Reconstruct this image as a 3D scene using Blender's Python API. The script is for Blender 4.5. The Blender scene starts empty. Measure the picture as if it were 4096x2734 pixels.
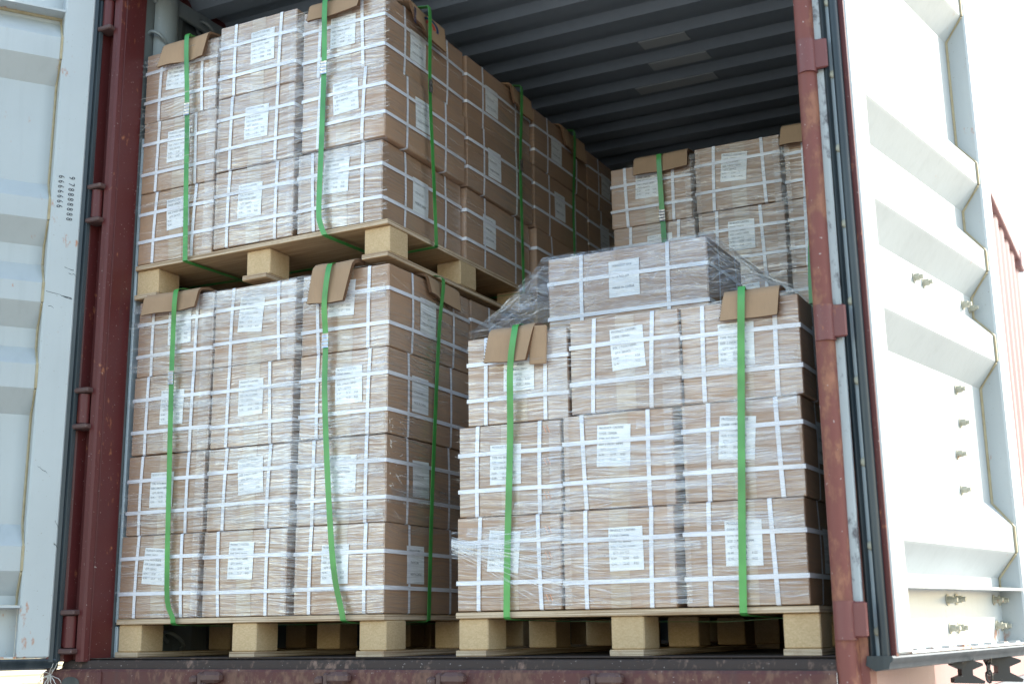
import bpy, bmesh, math, random
from mathutils import Vector, Matrix
random.seed(11)
scene = bpy.context.scene
COL = scene.collection
R = math.radians

# ------------------------------------------------------------------ camera
YAW, PITCH, ROLL = 0.4686, 0.2221, -0.0123
cam = bpy.data.cameras.new('camera'); camo = bpy.data.objects.new('camera', cam); COL.objects.link(camo)
fwd = Vector((-math.sin(YAW)*math.cos(PITCH), math.cos(YAW)*math.cos(PITCH), math.sin(PITCH)))
rgt = Vector((math.cos(YAW), math.sin(YAW), 0)); up = rgt.cross(fwd)
r2 = math.cos(ROLL)*rgt + math.sin(ROLL)*up; u2 = -math.sin(ROLL)*rgt + math.cos(ROLL)*up
M = Matrix(((r2.x, u2.x, -fwd.x, 3.2758), (r2.y, u2.y, -fwd.y, -3.4188), (r2.z, u2.z, -fwd.z, 0.0697), (0, 0, 0, 1)))
camo.matrix_world = M
cam.sensor_width = 36; cam.lens = 45.09; cam.clip_end = 2000; cam.clip_start = 0.05
cam.dof.use_dof = True; cam.dof.focus_distance = 4.3; cam.dof.aperture_fstop = 3.6
scene.camera = camo
# ------------------------------------------------------------------ world, sun, exposure
SUN_AZ, SUN_EL = 50.0, 36.0
w = bpy.data.worlds.new('World'); scene.world = w; w.use_nodes = True
nt = w.node_tree; nt.nodes.clear()
sky = nt.nodes.new('ShaderNodeTexSky'); sky.sky_type = 'NISHITA'; sky.sun_disc = False
sky.sun_elevation = R(SUN_EL); sky.sun_rotation = R(SUN_AZ); sky.dust_density = 1.2; sky.air_density = 1.6; sky.ozone_density = 1.0
bg = nt.nodes.new('ShaderNodeBackground'); bg.inputs['Strength'].default_value = 0.15
ow = nt.nodes.new('ShaderNodeOutputWorld')
nt.links.new(sky.outputs[0], bg.inputs[0]); nt.links.new(bg.outputs[0], ow.inputs[0])
sl = bpy.data.lights.new('sun', 'SUN'); sl.energy = 3.0; sl.angle = R(0.6); sl.color = (1.0, 0.94, 0.86)
so = bpy.data.objects.new('sun', sl); COL.objects.link(so); so.location = (8, 6, 9)
sdir = Vector((math.sin(R(SUN_AZ))*math.cos(R(SUN_EL)), math.cos(R(SUN_AZ))*math.cos(R(SUN_EL)), math.sin(R(SUN_EL))))
so.rotation_euler = sdir.to_track_quat('Z', 'Y').to_euler()
scene.render.engine = 'CYCLES'
vs = scene.view_settings
vs.view_transform = 'Standard'; vs.look = 'None'; vs.gamma = 1.0; vs.exposure = 1.8; vs.use_curve_mapping = False
scene.cycles.max_bounces = 10; scene.cycles.transparent_max_bounces = 24; scene.cycles.diffuse_bounces = 5

# ------------------------------------------------------------------ material helpers
class NT:
    def __init__(s, name):
        s.m = bpy.data.materials.new(name); s.m.use_nodes = True
        s.t = s.m.node_tree; s.t.nodes.clear()
        s.out = s.t.nodes.new('ShaderNodeOutputMaterial')
    def n(s, typ, **kw):
        x = s.t.nodes.new('ShaderNode'+typ)
        for k, v in kw.items():
            if hasattr(x, k) and k not in x.inputs: setattr(x, k, v)
        return x
    def l(s, a, b): s.t.links.new(a, b)
    def put(s, sock, v):
        if isinstance(v, bpy.types.NodeSocket): s.l(v, sock)
        elif v is not None:
            if isinstance(v, tuple) and len(v) == 3 and sock.type == 'RGBA': v = (*v, 1)
            sock.default_value = v
    def math(s, op, a, b=None, c=None, clamp=False):
        x = s.n('Math', operation=op); x.use_clamp = clamp
        s.put(x.inputs[0], a)
        if b is not None: s.put(x.inputs[1], b)
        if c is not None: s.put(x.inputs[2], c)
        return x.outputs[0]
    def mix(s, f, a, b, blend='MIX'):
        x = s.n('Mix'); x.data_type = 'RGBA'; x.blend_type = blend
        s.put(x.inputs[0], f); s.put(x.inputs[6], a); s.put(x.inputs[7], b)
        return x.outputs[2]
    def ramp(s, v, lo, hi, a=0.0, b=1.0):
        x = s.n('MapRange'); x.clamp = True
        s.put(x.inputs[0], v); x.inputs[1].default_value = lo; x.inputs[2].default_value = hi
        x.inputs[3].default_value = a; x.inputs[4].default_value = b
        return x.outputs[0]
    def noise(s, vec, scale, detail=3, rough=0.55, dist=0.0):
        x = s.n('TexNoise'); s.put(x.inputs['Vector'], vec)
        x.inputs['Scale'].default_value = scale; x.inputs['Detail'].default_value = detail
        x.inputs['Roughness'].default_value = rough; x.inputs['Distortion'].default_value = dist
        return x.outputs['Fac']
    def pos(s): return s.n('NewGeometry').outputs['Position']
    def objc(s): return s.n('TexCoord').outputs['Object']
    def rnd(s): return s.n('ObjectInfo').outputs['Random']
    def scaled(s, vec, sc, off=None):
        x = s.n('VectorMath', operation='MULTIPLY'); s.put(x.inputs[0], vec); x.inputs[1].default_value = sc
        o = x.outputs[0]
        if off is not None:
            y = s.n('VectorMath', operation='ADD'); s.l(o, y.inputs[0]); s.put(y.inputs[1], off); o = y.outputs[0]
        return o
    def bump(s, h, strength, dist=0.002, normal=None):
        x = s.n('Bump'); x.inputs['Strength'].default_value = strength; x.inputs['Distance'].default_value = dist
        s.l(h, x.inputs['Height'])
        if normal is not None: s.l(normal, x.inputs['Normal'])
        return x.outputs[0]
    def bsdf(s, color, rough=0.5, metal=0.0, normal=None, spec=0.5, **kw):
        x = s.n('BsdfPrincipled')
        s.put(x.inputs['Base Color'], color); s.put(x.inputs['Roughness'], rough); s.put(x.inputs['Metallic'], metal)
        s.put(x.inputs['Specular IOR Level'], spec)
        if normal is not None: s.l(normal, x.inputs['Normal'])
        for k, v in kw.items(): s.put(x.inputs[k.replace('_', ' ')], v)
        return x
    def done(s, shader):
        s.l(shader.outputs[0] if hasattr(shader, 'outputs') else shader, s.out.inputs['Surface']); return s.m

def film_masks(s):
    """streak pattern of tightly drawn stretch film: fine nearly horizontal wrinkles, in world space so that they run on over neighbours"""
    p = s.pos()
    low = s.noise(p, 2.2, 2)
    sep = s.n('SeparateXYZ'); s.l(p, sep.inputs[0])
    along = s.math('ADD', sep.outputs[0], sep.outputs[1])
    lean = s.math('MULTIPLY', s.math('SUBTRACT', low, 0.5), 0.07)
    z0 = s.math('ADD', sep.outputs[2], lean)
    z0 = s.math('ADD', z0, s.math('MULTIPLY', s.noise(p, 7, 1), 0.0012))
    def streak(a, b, seed, slope, det=2):
        c = s.n('CombineXYZ'); z = s.math('ADD', z0, s.math('MULTIPLY', along, slope))
        s.l(s.math('MULTIPLY', sep.outputs[0], a), c.inputs[0]); s.l(s.math('MULTIPLY', sep.outputs[1], a), c.inputs[1])
        s.l(s.math('ADD', s.math('MULTIPLY', z, b), seed), c.inputs[2])
        return s.noise(c.outputs[0], 1.0, det, 0.6)
    s1 = streak(1.7, 125, 3.1, 0.03); s2 = streak(2.6, 270, 40.7, -0.03); s3 = streak(5.0, 170, 77.7, 0.14, 1)
    h = s.math('ADD', s.math('MULTIPLY', s1, 0.6), s.math('MULTIPLY', s2, 0.4))
    dens = s.ramp(s.noise(s.scaled(p, (1.0, 1.0, 1.0), (5.3, 1.7, 9.1)), 2.4, 3), 0.34, 0.58, 0.06, 1.0)
    # more layers of film round the middle of the lower left load, fewer on the right and upper loads
    dens = s.math('MULTIPLY', dens, s.ramp(sep.outputs[1], 0.9, 1.2, 1.0, 0.72))  # rear load's dimness put in by fading film haze and sheen with depth
    dens = s.math('MULTIPLY', dens, s.ramp(sep.outputs[0], 1.15, 1.34, 1.0, 0.58))
    dens = s.math('MULTIPLY', dens, s.ramp(sep.outputs[2], 0.36, 0.50, 0.62, 1.0))
    dens = s.math('MULTIPLY', dens, s.ramp(sep.outputs[2], 1.30, 1.40, 1.0, 0.78))
    line = s.ramp(s.math('ADD', s.math('MULTIPLY', s1, 0.55), s.math('MULTIPLY', s2, 0.45)), 0.42, 0.60)
    line = s.math('MAXIMUM', line, s.ramp(s3, 0.54, 0.68, 0.0, 0.9))
    return h, line, dens

def filmed(s, color, rough, milk=0.2, gloss=1.0, spec=0.3):
    """surface seen through several layers of clear film: the layers' sheen lies over it, stronger along the wrinkles"""
    h, line, dens = film_masks(s)
    d2 = s.math('ADD', s.math('MULTIPLY', dens, 0.85), 0.15)
    fac = s.math('MULTIPLY', s.math('MULTIPLY', line, d2), milk, clamp=True)
    col = s.mix(fac, color, (0.80, 0.79, 0.78))
    b = s.bsdf(col, rough, spec=spec)
    g = s.n('BsdfGlossy'); g.inputs['Roughness'].default_value = 0.22; g.inputs['Color'].default_value = (0.97, 0.97, 0.97, 1)
    s.l(s.bump(h, 0.55, 0.010), g.inputs['Normal'])
    wgt = s.math('MULTIPLY', s.math('ADD', s.math('MULTIPLY', line, 0.42), 0.15), d2)
    m = s.n('MixShader'); s.l(s.math('MULTIPLY', wgt, gloss, clamp=True), m.inputs[0]); s.l(b.outputs[0], m.inputs[1]); s.l(g.outputs[0], m.inputs[2])
    return s.done(m)

MAT = {}
def cardboard(name, film, col=(0.36, 0.216, 0.132)):
    s = NT(name); o = s.objc(); r = s.rnd()
    off = s.n('CombineXYZ'); s.l(s.math('MULTIPLY', r, 37.0), off.inputs[0]); s.l(s.math('MULTIPLY', r, 11.0), off.inputs[1])
    oc = s.scaled(o, (1, 1, 1), off.outputs[0])
    a = s.noise(oc, 5, 4); f = s.noise(s.scaled(oc, (60, 60, 9)), 3, 3)
    c = s.mix(s.ramp(a, 0.3, 0.75), tuple(x*0.86 for x in col), tuple(min(1, x*1.1) for x in col))
    c = s.mix(s.math('MULTIPLY', s.ramp(f, 0.45, 0.8), 0.25), c, tuple(x*0.72 for x in col))
    v = s.ramp(r, 0, 1, 0.86, 1.1)
    hs = s.n('HueSaturation'); s.l(c, hs.inputs['Color']); s.l(v, hs.inputs['Value']); c = hs.outputs[0]
    if film: MAT[name] = filmed(s, c, 0.6, 0.16)
    else:
        nb = s.bump(s.noise(s.scaled(o, (8, 8, 160)), 1.2, 2), 0.15, 0.001)
        MAT[name] = s.done(s.bsdf(c, 0.75, normal=nb, spec=0.2))
cardboard('carton_board', True)
cardboard('bare_board', False, (0.385, 0.252, 0.158))
cardboard('torn_board', False, (0.17, 0.095, 0.055))
def plainfilm(name, col, rough, milk, coat=0.9):
    s = NT(name); o = s.objc()
    c = s.mix(s.ramp(s.noise(o, 40, 2), 0.3, 0.8), tuple(x*0.93 for x in col), col)
    MAT[name] = filmed(s, c, rough, milk, coat)
plainfilm('white_band', (0.74, 0.74, 0.80), 0.4, 0.2)
plainfilm('label_paper', (0.78, 0.79, 0.81), 0.5, 0.2)
plainfilm('clear_tape', (0.39, 0.265, 0.165), 0.25, 0.5)
plainfilm('label_ink', (0.06, 0.06, 0.07), 0.5, 0.4, 0.7)

s = NT('green_strap'); o = s.objc()
wv = s.noise(s.scaled(o, (400, 400, 400)), 1, 1)
c = s.mix(s.ramp(s.noise(o, 9, 2), 0.3, 0.75), (0.032, 0.21, 0.038), (0.085, 0.38, 0.085))
MAT['green_strap'] = s.done(s.bsdf(c, 0.3, normal=s.bump(wv, 0.25, 0.0006), spec=0.6))
s = NT('seal_metal'); c = s.noise(s.objc(), 120, 2)
MAT['seal_metal'] = s.done(s.bsdf((0.72, 0.73, 0.74), 0.28, 1.0, normal=s.bump(c, 0.6, 0.003)))
# film sheets and wrinkles
def filmsheet(name, lo, hi, white, crumple=False):
    s = NT(name); h, line, dens = film_masks(s)
    if crumple:
        cr = s.noise(s.pos(), 16, 4, 0.6, 1.2); h = s.math('ADD', s.math('MULTIPLY', h, 0.5), s.math('MULTIPLY', cr, 1.6))
        line = s.math('MAXIMUM', s.math('MULTIPLY', line, 0.6), s.ramp(cr, 0.55, 0.74))
    tr = s.n('BsdfTransparent')
    g = s.n('BsdfGlossy'); g.inputs['Roughness'].default_value = 0.2; g.inputs['Color'].default_value = (0.97, 0.97, 0.97, 1)
    s.l(s.bump(h, 0.7, 0.014), g.inputs['Normal'])
    d = s.n('BsdfDiffuse'); d.inputs['Color'].default_value = (*white, 1)
    m0 = s.n('MixShader'); m0.inputs[0].default_value = 0.22; s.l(g.outputs[0], m0.inputs[1]); s.l(d.outputs[0], m0.inputs[2])
    m = s.n('MixShader'); s.l(s.ramp(line, 0, 1, lo, hi), m.inputs[0]); s.l(tr.outputs[0], m.inputs[1]); s.l(m0.outputs[0], m.inputs[2])
    MAT[name] = s.done(m)
filmsheet('film_sheet', 0.05, 0.50, (0.80, 0.82, 0.85), True)
filmsheet('gap_film', 0.03, 0.30, (0.78, 0.80, 0.83))
s = NT('film_wrinkle')
tr = s.n('BsdfTransparent'); p = s.bsdf((0.82, 0.82, 0.82), 0.12, spec=1.0); p.inputs['IOR'].default_value = 1.9
m = s.n('MixShader'); k = s.noise(s.scaled(s.pos(), (12, 12, 60)), 1, 2)
s.l(s.ramp(k, 0.35, 0.7, 0.03, 0.42), m.inputs[0]); s.l(tr.outputs[0], m.inputs[1]); s.l(p.outputs[0], m.inputs[2])
MAT['film_wrinkle'] = s.done(m)
# wood
s = NT('particle_board'); o = s.objc(); r = s.rnd()
off = s.n('CombineXYZ'); s.l(s.math('MULTIPLY', r, 19.0), off.inputs[0])
oc = s.scaled(o, (1, 1, 1), off.outputs[0])
vo = s.n('TexVoronoi'); s.l(s.scaled(oc, (1, 1, 1.6)), vo.inputs['Vector']); vo.inputs['Scale'].default_value = 190
sp = s.n('SeparateColor'); s.l(vo.outputs['Color'], sp.inputs[0])
c = s.mix(sp.outputs[0], (0.55, 0.39, 0.22), (0.65, 0.475, 0.29))
c = s.mix(s.ramp(s.noise(oc, 230, 2), 0.68, 0.78, 0, 0.45), c, (0.20, 0.12, 0.06))
c = s.mix(s.ramp(s.noise(oc, 9, 3), 0.45, 0.8, 0, 0.35), c, (0.42, 0.29, 0.16))
hs = s.n('HueSaturation'); s.l(c, hs.inputs['Color']); s.l(s.ramp(r, 0, 1, 0.84, 1.06), hs.inputs['Value']); c = hs.outputs[0]
MAT['particle_board'] = s.done(s.bsdf(c, 0.8, normal=s.bump(sp.outputs[1], 0.35, 0.002), spec=0.15))
s = NT('plywood'); o = s.objc(); r = s.rnd()
off = s.n('CombineXYZ'); s.l(s.math('MULTIPLY', r, 9.0), off.inputs[0])
oc = s.scaled(o, (1, 1, 1), off.outputs[0])
g = s.noise(s.scaled(oc, (3, 60, 9)), 1.5, 4, 0.6, 0.4)
ply = s.noise(s.scaled(oc, (2.2, 2.2, 330)), 1, 2, 0.6, 0.3)
c = s.mix(s.ramp(g, 0.3, 0.72), (0.34, 0.205, 0.105), (0.55, 0.385, 0.22))
nrm = s.n('NewGeometry'); sx = s.n('SeparateXYZ'); s.l(nrm.outputs['Normal'], sx.inputs[0])
edge = s.math('LESS_THAN', s.math('ABSOLUTE', sx.outputs[2]), 0.5)
ce = s.mix(s.ramp(ply, 0.40, 0.58), (0.30, 0.20, 0.125), (0.66, 0.53, 0.39))
ce = s.mix(s.ramp(s.noise(oc, 30, 3), 0.55, 0.75, 0, 0.5), ce, (0.34, 0.22, 0.14))
c = s.mix(edge, c, ce)
MAT['plywood'] = s.done(s.bsdf(c, 0.75, normal=s.bump(ply, 0.3, 0.001), spec=0.15))
# container steel
def paint(name, col, rough=0.45, rust=0.0, dirt=0.25, rustcol=(0.20, 0.075, 0.035), low=None, streak=True, scale=1.0):
    s = NT(name); o = s.pos()
    a = s.noise(o, 3*scale, 4)
    c = s.mix(s.ramp(a, 0.3, 0.75), tuple(x*0.9 for x in col), col)
    if streak:
        st = s.noise(s.scaled(o, (28, 28, 1.6)), 1, 4, 0.6)
        c = s.mix(s.ramp(st, 0.5, 0.8, 0, dirt), c, tuple(x*0.55+0.02 for x in col))
    sc = s.noise(s.scaled(o, (1, 1, 0.55)), 46*scale, 5, 0.62)
    if rust:
        base = s.noise(o, 6.5*scale, 4, 0.6)
        v = s.math('ADD', s.math('MULTIPLY', sc, 0.5), s.math('MULTIPLY', base, 0.5))
        if low is not None:
            sp = s.n('SeparateXYZ'); s.l(o, sp.inputs[0])
            v = s.math('ADD', v, s.ramp(sp.outputs[2], low[0], low[1], low[2], 0.0))
        c = s.mix(s.ramp(v, 0.66-rust, 0.74-rust), c, s.mix(s.ramp(sc, 0.35, 0.7), rustcol, tuple(min(1, x*1.9) for x in rustcol)))
    c = s.mix(s.ramp(s.noise(o, 150*scale, 1), 0.74, 0.78, 0, 0.7), c, (0.42, 0.36, 0.34) if max(col) < 0.5 else (0.25, 0.22, 0.19))
    MAT[name] = s.done(s.bsdf(c, rough, normal=s.bump(s.math('ADD', s.noise(o, 30, 3), sc), 0.12, 0.003), spec=0.4))
paint('hinge_maroon', (0.19, 0.062, 0.058), 0.45, 0.07, 0.4)
paint('maroon_paint', (0.098, 0.018, 0.018), 0.45, 0.07, 0.5)
paint('rusty_maroon', (0.195, 0.060, 0.048), 0.6, 0.17, 0.75, (0.17, 0.070, 0.042), scale=0.55)
paint('sill_maroon', (0.095, 0.032, 0.029), 0.65, 0.17, 0.75, (0.09, 0.045, 0.032))
paint('sun_washed_red', (0.31, 0.185, 0.18), 0.55, 0.02, 0.2)  # faded maroon, lightened further so the sun's washed-out look is in the colour
paint('grey_paint', (0.22, 0.25, 0.255), 0.4, 0.02, 0.35)
paint('low_bounce_grey', (0.12, 0.14, 0.145), 0.5, 0.02, 0.35)  # darker copy of the grey paint, cutting light bounced onto the cartons
paint('roof_paint', (0.26, 0.30, 0.345), 0.38, 0.0, 0.2)
paint('patch_paint', (0.50, 0.53, 0.54), 0.5, 0.0, 0.1)
paint('door_white', (0.43, 0.465, 0.475), 0.38, 0.03, 0.22, (0.23, 0.09, 0.04))
paint('door_frame_white', (0.455, 0.49, 0.50), 0.38, 0.04, 0.10, (0.23, 0.09, 0.04), low=(0.0, 0.16, 0.10))
paint('strip_grey', (0.36, 0.42, 0.46), 0.35, 0.0, 0.2)
paint('worn_white', (0.42, 0.45, 0.46), 0.6, 0.10, 0.8, (0.07, 0.065, 0.07))
paint('floor_board', (0.048, 0.033, 0.028), 0.85, 0.10, 0.5, (0.11, 0.07, 0.055))
paint('black_steel', (0.055, 0.050, 0.046), 0.5, 0.08, 0.3, (0.09, 0.07, 0.05))
paint('bolt_paint', (0.42, 0.41, 0.33), 0.4, 0.06, 0.2, scale=2)
paint('cream_paint', (0.62, 0.57, 0.42), 0.6, 0.0, 0.1)
paint('cast_iron', (0.10, 0.055, 0.050), 0.5, 0.08, 0.3, (0.12, 0.07, 0.05))
s = NT('rubber'); c = s.mix(s.ramp(s.noise(s.scaled(s.pos(), (30, 30, 2)), 1, 4), 0.4, 0.75), (0.016, 0.026, 0.034), (0.045, 0.056, 0.063))
MAT['rubber'] = s.done(s.bsdf(c, 0.4, spec=0.5))
s = NT('sealant'); MAT['sealant'] = s.done(s.bsdf(s.mix(s.noise(s.pos(), 40, 3), (0.30, 0.23, 0.12), (0.50, 0.44, 0.30)), 0.6))
s = NT('string'); MAT['string'] = s.done(s.bsdf((0.55, 0.52, 0.47), 0.8))
s = NT('pen_ink'); MAT['pen_ink'] = s.done(s.bsdf((0.03, 0.035, 0.05), 0.6))
s = NT('print_red'); MAT['print_red'] = s.done(s.bsdf((0.45, 0.05, 0.04), 0.6))
s = NT('print_navy'); MAT['print_navy'] = s.done(s.bsdf((0.02, 0.035, 0.10), 0.6))
s = NT('copper'); MAT['copper'] = s.done(s.bsdf((0.75, 0.33, 0.18), 0.35, 0.9))
s = NT('concrete'); p = s.pos()
c = s.mix(s.ramp(s.noise(p, 0.6, 5), 0.3, 0.7), (0.20, 0.19, 0.175), (0.27, 0.26, 0.24))
c = s.mix(s.ramp(s.noise(p, 45, 3), 0.5, 0.75, 0, 0.4), c, (0.14, 0.13, 0.12))
MAT['concrete'] = s.done(s.bsdf(c, 0.85, normal=s.bump(s.noise(p, 60, 4), 0.3, 0.01), spec=0.2))

# ------------------------------------------------------------------ geometry helpers
class MB:
    def __init__(s): s.v = []; s.f = []
    def quad(s, a, b, c, d):
        i = len(s.v); s.v += [tuple(a), tuple(b), tuple(c), tuple(d)]; s.f.append((i, i+1, i+2, i+3))
    def poly(s, pts):
        i = len(s.v); s.v += [tuple(p) for p in pts]; s.f.append(tuple(range(i, i+len(pts))))
    def box(s, x0, x1, y0, y1, z0, z1, ch=0.0, fn=None):
        """box with chamfered vertical and horizontal edges when ch > 0"""
        fn = fn or (lambda x, y, z: (x, y, z))
        if ch <= 0:
            i = len(s.v)
            s.v += [fn(x, y, z) for z in (z0, z1) for y in (y0, y1) for x in (x0, x1)]
            s.f += [tuple(i+k for k in q) for q in ((0, 2, 3, 1), (4, 5, 7, 6), (0, 1, 5, 4), (2, 6, 7, 3), (0, 4, 6, 2), (1, 3, 7, 5))]
            return
        def ring(d, z):
            return [fn(*q, z) for q in ((x0+d+ch, y0+d), (x1-d-ch, y0+d), (x1-d, y0+d+ch), (x1-d, y1-d-ch), (x1-d-ch, y1-d), (x0+d+ch, y1-d), (x0+d, y1-d-ch), (x0+d, y0+d+ch))]
        s.loft([ring(ch, z0), ring(0, z0+ch), ring(0, z1-ch), ring(ch, z1)], closed=True, caps=True)
    def loft(s, rings, closed=False, caps=False):
        n = len(rings[0]); i = len(s.v)
        for r in rings: s.v += [tuple(p) for p in r]
        for k in range(len(rings)-1):
            for j in range(n if closed else n-1):
                a = i+k*n+j; b = i+k*n+(j+1) % n
                s.f.append((a, b, b+n, a+n))
        if caps:
            s.f.append(tuple(i+j for j in range(n))[::-1]); s.f.append(tuple(i+(len(rings)-1)*n+j for j in range(n)))
    def prism(s, poly2, z0, z1, fn=None):
        fn = fn or (lambda x, y, z: (x, y, z))
        s.loft([[fn(x, y, z) for x, y in poly2] for z in (z0, z1)], closed=True, caps=True)
    def tube(s, pts, r, n=8, caps=True):
        pts = [Vector(p) for p in pts]; rings = []
        for k, p in enumerate(pts):
            t = (pts[min(k+1, len(pts)-1)]-pts[max(k-1, 0)]).normalized()
            a = t.cross(Vector((0, 0, 1)) if abs(t.z) < 0.9 else Vector((1, 0, 0))).normalized(); b = t.cross(a)
            rr = r[k] if isinstance(r, (list, tuple)) else r
            rings.append([p+rr*(math.cos(2*math.pi*j/n)*a+math.sin(2*math.pi*j/n)*b) for j in range(n)])
        s.loft(rings, closed=True, caps=caps)
    def ribbon(s, pts, wdir, width, closed=False):
        wd = Vector(wdir).normalized()*width/2 if not isinstance(wdir, list) else None
        i = len(s.v); n = len(pts)
        for p in pts: p = Vector(p); s.v += [tuple(p-wd), tuple(p+wd)]
        for k in range(n if closed else n-1):
            a = i+2*k; b = i+2*((k+1) % n); s.f.append((a, a+1, b+1, b))
    def mesh(s, name, mat, smooth=None):
        m = bpy.data.meshes.new(name); m.from_pydata(s.v, [], s.f); m.update()
        for x in (mat if isinstance(mat, (list, tuple)) else [mat]): m.materials.append(MAT[x])
        if smooth:
            for p in m.polygons: p.use_smooth = True
            m.set_sharp_from_angle(angle=R(smooth))
        return m
    def build(s, name, mat, parent=None, smooth=None):
        return link(name, s.mesh(name, mat, smooth), parent)
def link(name, data, parent=None):
    o = bpy.data.objects.new(name, data); COL.objects.link(o)
    if parent is not None: o.parent = parent
    return o
def tag(o, label=None, cat=None, group=None, kind=None):
    if label: o['label'] = label
    if cat: o['category'] = cat
    if group: o['group'] = group
    if kind: o['kind'] = kind
    return o
def empty(name, loc=(0, 0, 0), rz=0.0):
    o = link(name, None); o.location = loc; o.rotation_euler = (0, 0, rz); o.empty_display_size = 0.1; return o
def text_mesh(name, lines, size, mat, lead=1.45, xs=0.85):
    """flat lettering as a mesh in the XY plane, first line on top, origin at the block's top left"""
    mb = bpy.data.meshes.new(name); bm = bmesh.new()
    for k, ln in enumerate(lines):
        for dx, tx in (ln if isinstance(ln, list) else [(0, ln)]):
            if not tx: continue
            c = bpy.data.curves.new('t', 'FONT'); c.body = tx; c.size = size; c.resolution_u = 2
            o = bpy.data.objects.new('t', c); COL.objects.link(o)
            bpy.context.view_layer.update()
            me = bpy.data.meshes.new_from_object(o.evaluated_get(bpy.context.evaluated_depsgraph_get()))
            for v in me.vertices: v.co = Vector((v.co.x*xs+dx, v.co.y-k*size*lead-size*0.7, 0))
            bm.from_mesh(me); bpy.data.meshes.remove(me); bpy.data.objects.remove(o); bpy.data.curves.remove(c)
    bm.to_mesh(mb); bm.free(); mb.materials.append(MAT[mat]); return mb

# ------------------------------------------------------------------ ground and sky-lit surroundings
GZ = -1.45
g = MB(); g.quad((-400, -400, GZ), (400, -400, GZ), (400, 400, GZ), (-400, 400, GZ))
tag(g.build('ground', 'concrete'), kind='structure')
# ribbed cream wall of a low shed seen under the open left door
sh = empty('storage_shed', (-9, 3, GZ)); tag(sh, 'low cream ribbed metal shed seen under the open left container door', 'shed')
mb = MB(); prof = []
z = 0.0
while z < 2.9:
    prof += [(0.0, z), (0.0, z+0.035), (-0.03, z+0.05), (-0.03, z+0.085)]; z += 0.10
mb.loft([[(dx-0.0, y, zz) for dx, zz in prof] for y in (-9, 9)]); mb.box(-5, -0.06, -9, 9, 0, 2.9)
mb.build('ribbed_wall', 'cream_paint', sh)
mb = MB(); mb.box(-5.2, 0.2, -9.2, 9.2, 2.92, 3.0); mb.build('roof', 'grey_paint', sh)

# ------------------------------------------------------------------ container
ZT = 2.60; YB = 5.95; XL, XR = -0.016, 2.497; CX = (XL+XR)/2
ct = empty('shipping_container', (0, 0, 0)); tag(ct, 'maroon steel shipping container with both white lined doors swung open', 'shipping container')
def mir(x): return 2*CX-x
mb = MB(); mb.box(XL, XR, 0.02, YB, -0.03, 0.0)
mb.build('floor', 'floor_board', ct)
def wall_profile(y0, y1, pitch, depth):
    pts = []; y = y0
    while y < y1:
        for a, d in ((0, 0), (0.29, 0), (0.5, depth), (0.79, depth)):
            if y+a*pitch <= y1: pts.append((y+a*pitch, d))
        y += pitch
    pts.append((y1, pts[-1][1])); return pts
for nm, x, sg in (('side_wall', XL-0.004, -1), ('side_wall', XR+0.004, 1)):
    mb = MB(); pr = [(0.0, 0.0)]+wall_profile(0.12, YB-0.02, 0.292, 0.034)
    for off in (0.0, 0.003):
        mb.loft([[(x+sg*(d+off), y, zz) for y, d in pr] for zz in (-0.03, ZT-0.06)])
    o = mb.build(nm, ['low_bounce_grey', 'sun_washed_red'], ct)
    n = len(mb.f)//2
    for p in o.data.polygons: p.material_index = 0 if p.index < n else 1
    mb = MB(); x0, x1 = sorted((x+sg*0.002, x+sg*0.062)); mb.box(x0, x1, 0.0, YB, ZT-0.064, ZT, 0.006); mb.build('top_rail', 'sun_washed_red' if sg > 0 else 'maroon_paint', ct)
    mb = MB(); x0, x1 = sorted((x+sg*0.01, x+sg*0.055)); mb.box(x0, x1, 0.0, YB, -0.17, -0.025, 0.006); mb.build('bottom_rail', 'sun_washed_red' if sg > 0 else 'maroon_paint', ct)
for x0, x1 in ((XL-0.003, XL+0.012), (XR-0.012, XR+0.003)):
    mb = MB(); mb.box(x0, x1, 0.035, YB-0.03, ZT-0.13, ZT-0.0635, 0.003); mb.build('rail_cover', 'grey_paint', ct)
# corrugated roof
mb = MB(); prof = [(-0.09, 0.0)]; y = 0.05
while y < YB-0.2:
    prof += [(y, 0.0), (y+0.085, 0.0), (y+0.115, 0.034), (y+0.19, 0.034)]; y += 0.222
for off in (0, 0.004): mb.loft([[(x, yy, ZT-0.062+d+off) for yy, d in prof] for x in (XL-0.055, XR+0.055)])
mb.build('roof', 'roof_paint', ct)
for (a, b, c, d) in ((1.47, 1.68, 1.40, 1.52), (1.43, 1.70, 1.62, 1.74), (1.28, 1.66, 1.85, 1.96)):
    y = 0.05
    while y+0.222 < c+0.06: y += 0.222
    mb = MB(); mb.box(a, b, y+0.004, y+0.081, ZT-0.067, ZT-0.0635); mb.build('repair_patch', 'patch_paint', ct)
mb = MB(); mb.box(XL, XR, YB-0.02, YB, -0.03, ZT); mb.build('end_wall', 'grey_paint', ct)
# corner posts (J section)
post = [(0.0, 0.0), (0.0, -0.098), (-0.003, -0.100), (-0.003, -0.104), (0.0, -0.106), (-0.004, -0.122), (-0.012, -0.128), (-0.034, -0.128), (-0.037, -0.088), (-0.060, -0.083), (-0.086, -0.088), (-0.092, -0.125), (-0.100, -0.135), (-0.125, -0.135), (-0.14, -0.12), (-0.14, 0.0)]
mb = MB(); mb.prism([(XL+a, b) for a, b in post], -0.01, ZT-0.02); mb.build('corner_post', 'maroon_paint', ct)
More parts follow.
